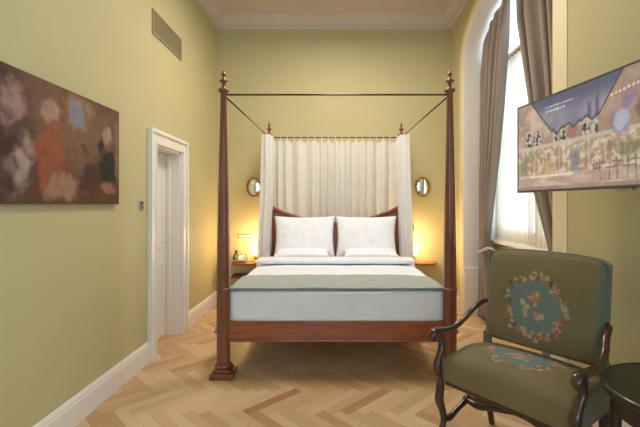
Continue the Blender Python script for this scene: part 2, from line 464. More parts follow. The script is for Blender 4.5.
# oval mirrors
def oval_mirror(name, label, x, z):
    r = thing(name, label, 'mirror', (x, YB, z), group='oval wall mirrors')
    V=[];F=[]; n=40; pr=[(.0,0),(.0,.03),(-.012,.036),(-.026,.03),(-.03,.012),(-.03,.0)]
    for i in range(n):
        t=2*PI*i/n
        for (o,d) in pr: V.append(((.105+o)*math.cos(t), -d, (.14+o)*math.sin(t)))
    m=len(pr)
    for i in range(n):
        for k in range(m-1): F.append((i*m+k, i*m+k+1, ((i+1)%n)*m+k+1, ((i+1)%n)*m+k))
    mesh_obj('frame', V, F, M['brass'], r, smooth=True)
    V=[(0,-.022,0)];F=[]
    for k in range(1,7):
        for i in range(n):
            t=2*PI*i/n; s=k/6
            V.append((.082*s*math.cos(t), -.022+.008*s*s, .117*s*math.sin(t)))
    for i in range(n): F.append((0,1+i,1+(i+1)%n))
    for k in range(5):
        for i in range(n): F.append((1+k*n+i,1+(k+1)*n+i,1+(k+1)*n+(i+1)%n,1+k*n+(i+1)%n))
    mesh_obj('mirror_glass', V, F, M['mirror'], r, smooth=True)
oval_mirror('oval_mirror', 'oval brass framed mirror to the left of the bed canopy, partly behind white curtain', -1.12, 1.645)
oval_mirror('oval_mirror', 'oval brass framed mirror on the wall between canopy curtain and right bedpost', 1.27, 1.65)

# switch panel on the left of the bed
p = thing('switch_panel', 'horizontal brass framed switch panel above the telephone', 'switch', (-1.235, YB, .955))
MB().box(-.11,.11,-.012,0,-.028,.028).build('frame', M['brass'], p, bevel=.003)
for k in range(3): MB().box(-.098+k*.066,-.036+k*.066,-.017,-.012,-.018,.018).build('switch_plate', M['cream'], p, bevel=.002)

# bedside shelves
def bedside_shelf(label, x0, x1, lower):
    xc=(x0+x1)/2; h=(x1-x0)/2
    r = thing('bedside_shelf', label, 'shelf', (xc, YB, .60), group='bedside shelves')
    V=[]; out=[(-h,0)]+[(-h*math.cos(t)*1.0, -.06-.20*math.sin(t)**.7) for t in [PI*i/20 for i in range(21)]]+[(h,0)]
    n=len(out)
    for z in (-.025,0): V+=[(a,b,z) for a,b in out]
    F=[tuple(range(n-1,-1,-1)),tuple(range(n,2*n))]+[(i,(i+1)%n,n+(i+1)%n,n+i) for i in range(n)]
    mesh_obj('shelf_board', V, F, M['mahog_x'], r, bevel=.005)
    if lower:
        MB().box(-h,h*.6,-.20,0,-.215,-.195).build('lower_shelf', M['mahog_x'], r, bevel=.003)
    return r
bedside_shelf('small wooden wall shelf left of the bed holding a telephone', -1.41, -1.02, True)
bedside_shelf('small wooden wall shelf right of the bed under the oval mirror', 1.10, 1.45, False)

ph = thing('telephone', 'grey desk telephone on the left bedside shelf', 'telephone', (-1.285, YB-.12, .601))
V=[(-.09,-.09,0),(.09,-.09,0),(.09,.07,0),(-.09,.07,0),(-.09,-.09,.025),(.09,-.09,.025),(.085,.05,.11),(-.085,.05,.11)]
MB().add(V,[(3,2,1,0),(4,5,6,7),(0,1,5,4),(1,2,6,5),(2,3,7,6),(3,0,4,7)]).build('base', M['phone'], ph, bevel=.008)
MB().tube([(-.068,-.07,.055),(-.070,-.055,.075),(-.070,.0,.105),(-.070,.04,.140),(-.068,.05,.125)], [.02,.022,.014,.022,.02]).build('handset', M['black'], ph, smooth=True)
kp=MB()
for a in range(3):
    for b in range(4): kp.box(-.02+a*.026,-.002+a*.026,-.07+b*.026,-.052+b*.026,.04+b*.0155,.049+b*.0155)
kp.build('keypad', M['linen'], ph)
tag(MB().box(-.10,.10,-.06,.06,0,.03).build('notebook', mat('dark_leather', srgb(70,56,44), .5), None, bevel=.004, loc=(-1.29, YB-.11, .4065)), 'dark folder lying on the lower board under the telephone', 'book')

# bedside lamps
def bed_lamp(label, x, y):
    r = thing('bedside_lamp', label, 'lamp', (x, y, .601), group='bedside lamps')
    MB().lathe([(.038,0),(.04,.008),(.03,.016),(.012,.022),(.018,.035),(.022,.05),(.014,.065),(.007,.08),(.006,.10)], n=20).build('base', M['brass'], r, smooth=True)
    MB().lathe([(.016,.095),(.038,.105),(.052,.135),(.054,.16),(.042,.19),(.018,.205)], n=24).build('globe_shade', M['glow'], r, smooth=True)
    return r
bed_lamp('lit globe lamp on brass foot beside the telephone', -1.085, 5.60)
bed_lamp('lit globe lamp on brass foot at right of bed', 1.135, 5.60)
r = thing('reading_light', 'slim unlit brass reading light tube on wall under the right oval mirror', 'lamp', (1.135, YB, 1.02))
MB().lathe([(.009,-.09),(.011,-.085),(.011,.085),(.009,.09)], 0, -.035, n=14).build('tube', M['brass'], r, smooth=True)
MB().box(-.012,.012,-.035,.002,-.02,.02).build('bracket', M['brass'], r, bevel=.003)

# ------------------------------------------------------------------ bed
BX, BY0, BY1, HB = .03, 3.27, 5.36, .925
bed = thing('four_poster_bed', 'mahogany four-poster bed with tall tapered posts and white mattress', 'bed', (BX, 4.3, 0))
def L(x, y, z=0): return (x, y-4.3, z)
RZ = 2.297
def finial(z, k=1.0):
    return [(.022*k,z),(.036*k,z+.006),(.046*k,z+.018),(.046*k,z+.028),(.030*k,z+.038),(.018*k,z+.045),(.014*k,z+.060),(.016*k,z+.085),(.034*k,z+.095),(.036*k,z+.103),(.018*k,z+.113),(.010*k,z+.130),(.010*k,z+.142),(.020*k,z+.150),(.021*k,z+.157),(.009*k,z+.171),(.006*k,z+.185),(.001,z+.205)]
def post(x, y, front):
    px, py = x, y-4.3
    m = MB()
    m.lathe([(.056,.07),(.062,.085),(.056,.10),(.054,.11),(.056,.45),(.055,.72),(.050,1.1),(.041,1.6),(.032,2.0),(.026,2.318)], px, py, n=8)
    o = m.build('bedpost', M['mahog'], bed, bevel=.004)
    b = MB().box(px-.092,px+.092,py-.092,py+.092,0,.045).box(px-.07,px+.07,py-.07,py+.07,.045,.072)
    b.build('plinth', M['mahog'], o, bevel=.006)
    MB().lathe([(.060,.072),(.070,.085),(.070,.097),(.060,.108)], px, py, n=24).build('base_ring', M['mahog'], o, smooth=True)
    MB().lathe([(.056,.695),(.060,.703),(.060,.711),(.056,.72)], px, py, n=24).build('middle_ring', M['mahog'], o, smooth=True)
    MB().lathe(finial(2.308), px, py, n=24).build('finial', M['mahog'], o, smooth=True)
for s in (-1,1):
    post(s*HB, BY0, True); post(s*(HB-.04), BY1, False)
def rod(a, b, nm='canopy_rod', r=.0075):
    MB().tube([L(*a), L(*b)], r, n=10).build(nm, M['walnut'], bed, smooth=True)
rod((-HB,BY0,RZ),(HB,BY0,RZ)); rod((-HB+.04,BY1,RZ),(HB-.04,BY1,RZ))
for s in (-1,1): rod((s*HB,BY0,RZ),(s*(HB-.04),BY1,RZ))
# rails
MB().box(-HB+.05,HB-.05,BY0-.028-4.3,BY0+.022-4.3,.30,.455).box(-HB+.05,HB-.05,BY0-.036-4.3,BY0+.022-4.3,.285,.305).build('front_rail', M['mahog_x'], bed, bevel=.006)
for s in (-1,1):
    a,b = sorted((s*(HB-.03), s*(HB+.015)))
    MB().box(a,b,BY0+.05-4.3,BY1-.04-4.3,.285,.455).build('side_rail', mat('mahogany_side', srgb(156,84,48), .32, col2=srgb(108,50,28), scale=5, stretch=(9,1,9), coat=.25) if s < 0 else bpy.data.materials['mahogany_side'], bed, bevel=.006)
sl = MB()
for k in range(12): sl.box(-HB+.04,HB-.04,BY0+.15+k*.16-4.3,BY0+.22+k*.16-4.3,.40,.418)
sl.build('slats', M['mahog_x'], bed)
# headboard
V=[];F=[]; n=40; y0,y1=BY1-.10-4.3,BY1-.06-4.3
W=HB-.075
for i in range(n+1):
    t=-1+2*i/n; x=t*W
    top=1.170+.215*abs(t)**1.9
    for y in (y0,y1): V+=[(x,y,.30),(x,y,top-.05),(x,y,top)]
for i in range(n):
    a=i*6;b=a+6
    for q in ((0,1),(1,2),(4,3),(5,4)): F.append((a+q[0],b+q[0],b+q[1],a+q[1]))
    F.append((a+2,b+2,b+5,a+5)); F.append((a,a+3,b+3,b))
F.append((0,1,2,5,4,3)); a=n*6; F.append((a,a+3,a+4,a+5,a+2,a+1))
hb = mesh_obj('headboard', V, F, M['mahog_x'], bed, bevel=.004)
m=MB(); pts=[(-W+2*W*i/24, y0-.004, 1.170+.215*abs(-1+2*i/24)**1.9-.016) for i in range(25)]
m.tube(pts, (.012,.026), n=10, sub=2)
m.build('crest_rail', M['mahog_x'], hb, smooth=True)
for s in (-1,1):
    MB().tube([(s*(W-.03),y0-.012,1.33),(s*(W-.018),y0-.012,1.15),(s*(W-.04),y0-.012,.95),(s*(W-.02),y0-.012,.62)], .022).build('side_scroll', M['mahog'], hb, smooth=True)
    MB().box(s*W-.03+(-.0 if s<0 else 0),s*W+.03,y0+.005,y1+.02,.30,1.30).build('stile', M['mahog'], hb, bevel=.005)

# mattress
def softbox(x0,x1,y0,y1,z0,z1,r=.05,nx=24,ny=24,nz=6,wr=.0,seed=0,sag=None):
    """rounded box shell with gentle wrinkles"""
    bm=bmesh.new()
    bmesh.ops.create_cube(bm,size=1)
    bmesh.ops.subdivide_edges(bm,edges=bm.edges[:],cuts=11,use_grid_fill=True)
    cx,cy,cz=(x0+x1)/2,(y0+y1)/2,(z0+z1)/2; hx,hy,hz=(x1-x0)/2,(y1-y0)/2,(z1-z0)/2
    for v in bm.verts:
        # non-linear spread so that vertices crowd to the edges
        q=[math.sin(c*PI)*.5*.6+c*.4 for c in v.co]
        p=Vector((q[0]*2*hx,q[1]*2*hy,q[2]*2*hz))
        core=Vector((max(-hx+r,min(hx-r,p.x)),max(-hy+r,min(hy-r,p.y)),max(-hz+r,min(hz-r,p.z))))
        d=p-core
        if d.length>1e-6: p=core+d.normalized()*min(r,max(d.length, r*max(abs(d.x),abs(d.y),abs(d.z))/r))
        w=Vector((cx,cy,cz))+p
        if wr: 
            k=noise.noise(Vector((w.x*3.5+seed,w.y*3.5,w.z*5)))+.5*noise.noise(Vector((w.x*9,w.y*9+seed,w.z*9)))
            w+= (d.normalized() if d.length>1e-6 else Vector((0,0,1 if p.z>0 else -1)))*k*wr
        v.co=w
    V=[v.co.copy() for v in bm.verts]; F=[tuple(v.index for v in f.verts) for f in bm.faces]
    bm.free(); return V,F
V,F=softbox(-HB+.035,HB-.035,BY0-.018-4.3,BY1-.12-4.3,.42,.700,r=.035)
mt=mesh_obj('mattress', V, F, M['matt'], bed, smooth=True, subsurf=1)
for z in (.470,.680):
    e=HB-.030; ya,yb=BY0-.020-4.3,BY1-.12-4.3
    m=MB(); m.tube([(-e+.03,ya,z),(e-.03,ya,z)],.0045,n=8)
    m.build('piping', M['linen'], mt, smooth=True)

# duvet : draped sheet over the mattress (top-level, it lies on the bed)
def drape(hx, y0, y1, ztop, drop, th, fold_front=0, seed=0, nz=10, nx=70, ny=60, puff=.02, out=.02, wav=.012, flare=.01):
    """cross section runs left hem -> up -> over -> right hem ; y along bed"""
    r=.05
    path=[]
    for k in range(nz): path.append((-hx-out, ztop-drop+(drop-r)*k/nz, -1))
    for k in range(7):
        a=PI/2*k/6; path.append((-hx-out+r*(1-math.cos(a)), ztop-r+r*math.sin(a), -.5))
    for k in range(1,nx): path.append((-hx-out+r+(2*(hx+out-r))*k/nx, ztop, 0))
    for k in range(7):
        a=PI/2*(1-k/6); path.append((hx+out-r*(1-math.cos(a)), ztop-r+r*math.sin(a), .5))
    for k in range(nz): path.append((hx+out, ztop-r-(drop-r)*(k+1)/nz, 1))
    V=[];F=[]; n=len(path)
    for j in range(ny+1):
        y=y0+(y1-y0)*j/ny
        for (x,z,s) in path:
            t=1-abs(x)/(hx+out)
            zz=z; xx=x
            if abs(s)<1:
                zz+= puff*min(1,3*t)*(lambda q:q*q*(3-2*q))(min(1,max(0,(y-3.25)/.8)))*(.7+.3*math.sin(y*4+seed)) + .006*noise.noise(Vector((x*3+seed,y*4,0))) + .004*noise.noise(Vector((x*9,y*7+seed,2)))
            else:
                k=(ztop-z)/drop
                xx+= math.copysign(1,s)*(wav*k*math.sin(y*16+seed)+flare*k*min(1,max(0,(y-y0-.06)/.15)) if flare>.05 else wav*k*math.sin(y*16+seed)+flare*k)
            V.append((BX+xx,y,zz))
    for j in range(ny):
        for i in range(n-1): F.append((j*n+i,j*n+i+1,(j+1)*n+i+1,(j+1)*n+i))
    return V,F
V,F=drape(HB-.050, BY0+.045, 4.62, .706, .22, .03, puff=.028, seed=1)
tag(mesh_obj('duvet', V, F, M['duvet'], None, smooth=True, solid=.018), 'white cotton duvet spread over the mattress of the bed', 'duvet')
# folded-back duvet edge
V,F=softbox(BX-HB+.05,BX+HB-.05,4.38,4.66,.745,.795,r=.028,wr=.004,seed=4)
tag(mesh_obj('folded_sheet', V, F, M['duvet'], None, smooth=True, subsurf=1), 'white folded-over sheet edge lying across the bed before the pillows', 'sheet')
# runner
V,F=drape(HB-.045, BY0-.012, 3.80, .716, .43, .01, puff=.030, seed=1, out=.030, wav=.010, flare=.15)
rn=mesh_obj('bed_runner', V, F, M['sage'], None, smooth=True, solid=.010)
tag(rn, 'sage green woven runner across the foot of the bed', 'blanket')

# pillows
def pillow(name, label, loc, w, h, t, tilt, rz=0, seed=0, group=None, flange=.06):
    n=36; V=[];F=[]
    def idx(i,j,s): return s*(n+1)*(n+1)+j*(n+1)+i
    for s in (1,-1):
        for j in range(n+1):
            for i in range(n+1):
                u=-1+2*i/n; v_=-1+2*j/n
                fx=1-flange*(1-v_*v_)*1.2; fz=1-flange*(1-u*u)*1.2
                x=u*w/2*fx; z=v_*h/2*fz
                e=max(0,(1-abs(u)**2.6))*max(0,(1-abs(v_)**2.6))
                th=t/2*e**.42*(1+.10*noise.noise(Vector((x*6+seed,z*6,s))))
                th+= .006*noise.noise(Vector((x*16,z*16+seed,s*3)))*min(1,e*4)
                V.append((x, -s*th, z))
    for s in (0,1):
        for j in range(n):
            for i in range(n):
                q=(idx(i,j,s),idx(i+1,j,s),idx(i+1,j+1,s),idx(i,j+1,s)); F.append(q if s==0 else q[::-1])
    me=bpy.data.meshes.new(name); me.from_pydata(V,[],F)
    bm=bmesh.new(); bm.from_mesh(me); bmesh.ops.remove_doubles(bm,verts=bm.verts,dist=.0004); bmesh.ops.recalc_face_normals(bm,faces=bm.faces); bm.to_mesh(me); bm.free()
    for p in me.polygons: p.use_smooth=True
    me.materials.append(M['linen'])
    o=bpy.data.objects.new(name,me); C.objects.link(o)
    o.location=loc; o.rotation_euler=(tilt,0,rz)
    tag(o,label,'pillow',group); return o
G='white pillows on the bed'
pillow('pillow','large white pillow standing upright on left side of headboard',(BX-.385,5.00,.995),.765,.53,.17,-.20,.02,1,G)
pillow('pillow','large white pillow standing upright on right side of headboard',(BX+.385,5.00,.995),.765,.53,.17,-.20,-.02,5,G)
pillow('pillow','white pillow lying flat before the left upright pillow',(BX-.40,4.79,.815),.66,.26,.11,-1.42,.01,9,G)
pillow('pillow','white pillow lying flat before the right upright pillow',(BX+.42,4.79,.815),.66,.26,.11,-1.42,-.01,14,G)

# canopy curtains
def fold_sheet(nu, nv, pos, amp, nf, seed=0):
    """pos(u,v)->Vector base point, normal n, v 0 top 1 bottom"""
    pass
def back_curtain():
    x0,x1=BX-HB+.10,BX+HB-.10; y=BY1+.0; nu,nv=420,40
    def f(u,v):
        ph = 2*PI*13*u + 5.0*noise.noise(Vector((u*4.3,0,0))) + .8*v*noise.noise(Vector((u*6,v*1.5,5)))
        a=.034+.010*v + .024*noise.noise(Vector((u*9,v*.6,1)))
        top=2.262-.028*(.5-.5*math.cos(2*PI*18*u))
        return (x0+(x1-x0)*u+.012*math.sin(ph*2+1)*v, y+a*math.sin(ph), top+(.35-top)*v)
    V,F=grid(nu,nv,f)
    o=mesh_obj('canopy_curtain', V, F, M['sheer'], None, smooth=True)
    tag(o,'wide white tab-top curtain hanging behind the headboard','curtain',None)
    for k in range(19):
        u=k/18; x=x0+(x1-x0)*u
        MB().tube([(x,y-.012,2.245),(x,y-.013,2.297),(x,y,2.311),(x,y+.013,2.297),(x,y+.012,2.245)],(.009,.0025),n=8,sub=4,up=(1,0,0)).build('tab', M['sheer'], o, smooth=True)
back_curtain()
def side_curtain(s, label):
    yA,yB=5.02,5.33; nu,nv=160,40
    def f(u,v):
        y=yA+(yB-yA)*u
        ph=2*PI*6*u+.8*noise.noise(Vector((u*3,v*2,s)))
        sp=1+.35*v
        xr=BX+s*(HB-.04+.01*(1-(y-BY0)/(BY1-BY0)))
        x=xr+s*(-.055+.0)*0+ (.062*sp)*math.sin(ph)+s*(-.01+.06*v*v)
        yy=yA+(yB-yA)*(u if v>.0 else u)
        return (x, yy+.01*math.sin(ph*2), 2.285+(.35-2.285)*v)
    V,F=grid(nu,nv,f)
    o=mesh_obj('canopy_curtain', V, F, M['sheer'], None, smooth=True)
    tag(o,label,'curtain','bunched canopy side curtains')
side_curtain(-1,'narrow bunched white curtain at left head corner of the bed canopy')
side_curtain(1,'narrow bunched white curtain at right head corner of the bed canopy')

# ------------------------------------------------------------------ window curtains
def interp(tab, z):
    tab=sorted(tab)
    if z<=tab[0][0]: return tab[0][1:]
    for a,b in zip(tab[:-1],tab[1:]):
        if z<=b[0]:
            t=(z-a[0])/(b[0]-a[0]); 
            return tuple(a[i]*(1-t)+b[i]*t for i in range(1,len(a)))
    return tab[-1][1:]
def drapery(s, label, yc=WC, first=True):
    # rows: z, offset outer (from centre), offset inner, amp
    inner=[(3.70,.15),(3.57,.185),(2.02,.52),(.97,.81),(.83,.84),(.70,.80),(.4,.70),(.012,.64)] if s>0 else [(3.70,-.05),(3.57,-.04),(2.38,.28),(1.5,.38),(1.05,.64),(.83,.72),(.70,.68),(.4,.60),(.012,.56)]
    outer=[(3.7,.99),(1.5,.985),(.83,.955),(.4,.98),(.012,.985)]
    def lim(z):
        if z<=WS: return .985
        q=1-(min(1,(z-WS)/(WR-.03)))**2.35
        return (WH-.045)*max(0,q)**(1/2.35)
    def archz(o): return WS+(WR-.035)*max(0,1-(min(1,abs(o)/(WH-.04)))**2.35)**(1/2.35)
    nf=5; nu,nv=220,90
    def f(u,v):
        o0=interp(outer,3.7)[0]; i0=interp(inner,3.7)[0]
        zt=min(3.685,archz(o0+(i0-o0)*u)-.012)
        z=zt+(.012-zt)*v
        o=interp(outer,z)[0]; i=interp(inner,z)[0]; a=(.052+.010*max(0,1-z))*min(1,.2+(zt-z)/.55)
        w=u+.035*math.sin(2*PI*2*u+1)
        ph=2*PI*nf*w+.6*noise.noise(Vector((u*3,z*.7,s)))
        off=min(o+(i-o)*u, lim(z))
        aa=a*(1+.3*noise.noise(Vector((u*7,z*.6,3))))
        return (XR+.205+aa*math.sin(ph), yc+s*(off+.010*math.sin(2*ph)), z)
    V,F=grid(nu,nv,f)
    o=mesh_obj('window_curtain', V, F, M['taupe'], None, smooth=True, solid=.005)
    tag(o,label,'curtain','taupe window curtains')
    m=MB(); cy=yc+s*(.90 if s>0 else .84)
    pts=[(XR+.205+.068*math.cos(t),cy+.10*math.sin(t),.84+.03*math.cos(t+.5)) for t in [2*PI*k/16 for k in range(17)]]
    m.tube(pts,.009,n=10,sub=3)
    tb=m.build('tieback', M['rope'], o, smooth=True)
    MB().tube([(XR+.14,cy-s*.08,.84),(XR+.19,cy-s*.15,.88),(XR+.25,cy-s*.21,.86)],[.010,.012,.007],n=10).build('rope_end', M['rope'], tb, smooth=True)
    return o
drapery(1,'taupe floor length curtain tied back at far side of window, nearest the bed')
drapery(-1,'taupe curtain at near side of window, partly behind the television')
def voile(a,b,label):
    def f(u,v):
        y=a+(b-a)*u; z=3.08+(.975-3.08)*v
        ph=2*PI*11*u+.7*noise.noise(Vector((u*4,z,0)))
        return (XR+.365+.016*math.sin(ph), y, z)
    V,F=grid(160,24,f)
    o=mesh_obj('voile_curtain',V,F,M['sheer_win'],None,smooth=True)
    tag(o,label,'curtain','voile curtains at the window')
    MB().tube([(XR+.365,a+.005,3.09),(XR+.365,b-.005,3.09)],.011,n=10).build('voile_rod', M['brass'], o, smooth=True)
voile(WC+.02,WC+.94,'sheer white voile curtain over the far half of the window')
voile(WC-.94,WC-.02,'sheer white voile curtain over the near half of the window, below the television')

# ------------------------------------------------------------------ television
TVW,TVH=1.02,.575
def tv_col(u,v):   # u 0 left .. 1 right, v 0 bottom .. 1 top
    U=u*1.77
    n1=fbm(U*5,v*5,1); n2=fbm(U*14,v*14,4)
    sky=mixc(srgb(132,132,164),srgb(160,154,178),sstep(.2,1,.6+.5*fbm(U*3,v*4,8)))
    sky=mixc(sky,srgb(96,102,142),sstep(.75,.95,v))
    bld=mixc(srgb(172,142,132),srgb(206,184,170),sstep(-.4,.5,n1))
    # skyline: left gable falls then rises to the right gable
    sl = .93-.95*u*2.1 if u<.16 else .58+.02*math.sin(u*40)+.05*u
    if u<.13: edge=1.2
    elif u<.33: edge=1-(u-.13)*2.0
    elif u<.68: edge=.60+.16*(u-.33)+.020*math.sin(u*46)+.012*math.sin(u*97)
    elif u<.83: edge=.66+(u-.68)*2.3
    else: edge=1.2
    insky = v>edge
    if insky:
        c=sky
        if .60<u<.63 and v<.80 or .655<u<.68 and v<.86: c=srgb(108,110,146)
        if v-edge<.03: c=mixc(c,srgb(80,70,80),.75)
        # two rows of white lettering too small to read
        for (ya,x0,x1) in ((.89,.27,.50),(.845,.27,.44)):
            if abs(v-ya+.0*(u))<.010 and x0<u<x1 and math.sin(u*330)+.4*math.sin(u*121)>-.5: c=mixc(c,srgb(220,218,230),.75)
    else:
        c=bld
        if u>.66 and v>.45:
            c=mixc(c,srgb(176,138,118),.7)
            
        if v<=.50 and v>.44: c=mixc(srgb(214,202,194),c,.3)
        # upper windows with dark panes
        for (a,b,z0,z1) in ((.08,.145,.50,.68),(.165,.235,.50,.66),(.34,.38,.50,.60),(.40,.44,.50,.60),(.56,.62,.50,.61),(.63,.675,.50,.61)):
            if a<u<b and z0<v<z1:
                n3=fbm(U*26,v*26,12)
                c=mixc(srgb(78,72,78),srgb(204,196,194),sstep(-.25,.3,n3+.25*math.sin((u-a)*150)))
        c=mixc(c,srgb(176,100,104),blob(U,v,.49*1.77,.58,.07,.08)*.6)
        # blue-lit figure group behind glass
        c=mixc(c,srgb(104,112,206),blob(U,v,1.43,.60,.09,.15,.5,1.3,3)*.55)
        c=mixc(c,srgb(196,206,240),blob(U,v,1.44,.55,.04,.07,.6,1.4,6)*.7)
        c=mixc(c,srgb(80,74,76),blob(U,v,1.64,.60,.05,.14,.5,1.2,2)*.6)
        if v<.46:
            c=mixc(srgb(184,152,124),srgb(218,202,184),sstep(-.3,.4,n2+.5*fbm(U*30,v*30,3)))
            for k in range(9):
                x=.06+.11*k
                if abs(u-x)<.028 and .20<v<.40: c=mixc(c,srgb(166,128,104),.45)
                if abs(u-x)<.006 and .16<v<.42: c=mixc(c,srgb(220,206,194),.6)
            c=mixc(c,srgb(112,122,62),blob(U,v,.12,.26,.12,.12,.5,1.2,1)*.6)
            c=mixc(c,srgb(206,170,92),blob(U,v,.50,.24,.16,.07,.5,1.2,5)*.5)
            c=mixc(c,srgb(120,124,70),blob(U,v,1.50,.33,.20,.05,.5,1.2,9)*.65)
            c=mixc(c,srgb(120,134,162),blob(U,v,.92,.27,.07,.11,.4,.7,4)*.8)
        if v<.17:
            c=mixc(srgb(190,162,146),srgb(214,192,176),sstep(-.3,.4,fbm(U*3,v*14,7)))
        if .05<v<.26 and .64<u<.98:
            q=(U*5.5)%1; 
            if abs(q-.2-.25*v)<.035 or abs(q-.7+.3*v)<.035 or (abs(v-.17)<.008 and q<.7) or (abs(v-.215)<.006 and q>.4): c=mixc(c,srgb(112,88,84),.65)
        if abs(v-.145)<.010 and .12<u<.50: c=srgb(232,222,208)
        if v<.035: c=mixc(c,srgb(150,120,108),.6)
    # reflection-like scribble text upper right is lettering of the picture
    if abs(v-(.80+.25*(u-.74)))<.012 and .74<u<.95 and math.sin(u*260)>-.4: c=srgb(222,212,206)
    if abs(v-.74)<.008 and .02<u<.11 and math.sin(u*330)>-.3: c=srgb(200,190,188)
    k=1+.10*n2
    return tuple(max(0,min(1,x*k)) for x in c)
A=Vector((1.25,2.706)); B=A+(Vector((1.38,1.797))-A).normalized()*TVW
cen=(A+B)/2; d=(B-A).normalized()
tvrz=math.atan2(d.y,d.x)
tv=thing('television','large flat television on wall arm showing a street of buildings','television',(cen.x,cen.y,1.478),tvrz)
n1,n2_=220,124
V,F=grid(n1,n2_,lambda a,b:(-TVW/2+.010+(TVW-.020)*a,-.0012,.014+(TVH-.024)*b))
cols=[(lambda c:mixc(c,(.30*c[0]+.59*c[1]+.11*c[2],)*3,.25))(tv_col(i/(n1-1),j/(n2_-1))) for j in range(n2_) for i in range(n1)]
mesh_obj('screen',V,F,M['screen'],tv,colors=cols)
MB().box(-TVW/2,TVW/2,.0,.035,0,TVH).build('casing',M['black'],tv,bevel=.004)
bz=MB().box(-TVW/2,-TVW/2+.010,-.004,.0,0,TVH).box(TVW/2-.010,TVW/2,-.004,0,0,TVH).box(-TVW/2,TVW/2,-.004,0,TVH-.010,TVH).box(-TVW/2,TVW/2,-.004,0,0,.014)
bz.build('bezel',M['tvframe'],tv,bevel=.001)
MB().box(-.11,.11,.035,.05,.12,.42).build('mount_plate',M['black'],tv,bevel=.003)
MB().box(.27,.36,.005,.03,-.012,0).build('sensor_bar',M['steel'],tv,bevel=.003)
# arm back to the wall
cw=Vector((cen.x,cen.y)); inv=Matrix.Rotation(-tvrz,2)
wl=inv@(Vector((XR-.002,cen.y+.06))-cw)
el=inv@(Vector((XR-.10,cen.y+.22))-cw)
MB().tube([(0,.05,.27),(el.x,el.y,.27),(wl.x,wl.y,.27)],.018,n=10,sub=1).build('wall_arm',M['black'],tv)
wp=thing  # noqa

# ------------------------------------------------------------------ armchair
SC=.97
AW,AD=.73,.45        # seat width, depth
chair=thing('armchair','wide green needlepoint armchair with floral medallions and carved walnut arms','armchair',(1.015,2.155,0),math.radians(-53))
hx,hy=AW/2*SC,AD/2*SC
OL=srgb(128,114,76); OL2=srgb(114,100,64); TEAL=srgb(108,122,112)
rr=random.Random(11)
PINKS=[srgb(176,108,90),srgb(188,132,108),srgb(150,84,70),srgb(196,166,130),srgb(190,174,134),srgb(172,156,116),srgb(112,112,70),srgb(140,124,84),srgb(84,76,50),srgb(96,100,72),srgb(176,160,118)]
def medallion(cx,cz,a,b,ncols=64):
    fl=[]
    for k in range(ncols):
        t=2*PI*k/ncols; rj=1.02+.05*math.sin(5*t+1)+rr.uniform(-.15,.15)
        fl.append((cx+a*rj*math.cos(t),cz+b*rj*math.sin(t),rr.uniform(.010,.021),rr.choice(PINKS)))
    for t in (PI*1.45,PI*1.80,PI*.5,PI*1.15,PI*1.62):
        for k in range(6): fl.append((cx+a*math.cos(t)+rr.uniform(-.02,.02),cz+b*math.sin(t)+rr.uniform(-.015,.015),rr.uniform(.010,.018),rr.choice(PINKS[:4])))
    for k in range(34):
        t=rr.uniform(0,2*PI); q=rr.random()**.6
        fl.append((cx+a*.40*q*math.cos(t),cz+b*.50*q*math.sin(t),rr.uniform(.009,.018),rr.choice(PINKS[:6])))
    def col(x,z,base):
        d=math.hypot((x-cx)/a,(z-cz)/b)
        c=base
        if d+.05*noise.noise(Vector((x*30,z*30,0)))<.98: c=TEAL
        for (fx,fz,fr,fc) in fl:
            dd=math.hypot(x-fx,z-fz)
            ang=math.atan2(z-fz,x-fx)
            if dd<fr*(.8+.2*math.sin(5*ang+fx*90)):
                c=fc if dd>fr*.35 else mixc(fc,srgb(120,60,52),.35)
                if fr*.55<dd<fr*.65: c=mixc(c,srgb(60,52,36),.4)
        return c
    return col
# back rest
hxs=hx; hx=hx-.028
zb0,zb1=.575,1.122
med=medallion(-.015,.822,.160,.165)
nu,nv=150,130
tilt=.11
def back_top(x): return zb1+.006-.020*(abs(x)/hx)**2-.022*(abs(x)/hx)**14
def back_y(z): return hy-.035+tilt*(z-.48)
def fback(u,v):
    x=(-hx+.0)+2*hx*u
    top=back_top(x)
    r=.03*SC
    z=zb0+(top-zb0)*v
    ex=max(0,abs(x)-(hx-.035))/.035; ez=max(0,abs(v-.5)-.45)/.05
    puff=.045*(1-(x/hx)**4*.6)*(1-(2*v-1)**4*.6)
    edge=.03*(ex**2+ez**2)
    return (x, back_y(z)-puff-.02+edge, z)
V,F=grid(nu,nv,fback)
cols=[]
for p in V:
    base=mixc(OL,OL2,.5+.5*noise.noise(Vector((p[0]*4,p[2]*4,0))))
    if abs(p[0])>hx-.034: base=srgb(104,110,90)
    cols.append(med(p[0],p[2],base))
bk=mesh_obj('backrest',V,F,M['uph'],chair,smooth=True,colors=cols)
# sides and rear of the back
n=40;V=[];F=[]
per=[(-hx,zb0)]+[(-hx,zb0+(back_top(-hx)-zb0)*k/8) for k in range(1,9)]+[(-hx+2*hx*k/n,back_top(-hx+2*hx*k/n)) for k in range(1,n)]+[(hx,zb0+(back_top(hx)-zb0)*(1-k/8)) for k in range(0,8)]+[(hx,zb0)]
for (x,z) in per:
    V+=[(x,back_y(z)-.012,z),(x,back_y(z)+.055,z)]
m_=len(per)
for i in range(m_): 
    j=(i+1)%m_; F.append((2*i,2*i+1,2*j+1,2*j))
F.append(tuple(2*i+1 for i in range(m_)))
mesh_obj('back_cover',V,F,M['tealvelvet'],bk)
# piping around the back
pp=[(x,back_y(z)+.004,z) for x,z in per]; m=MB(); m.tube(pp+[pp[0]],.006,n=8,sub=1); m.build('piping',M['tealvelvet'],bk,smooth=True)
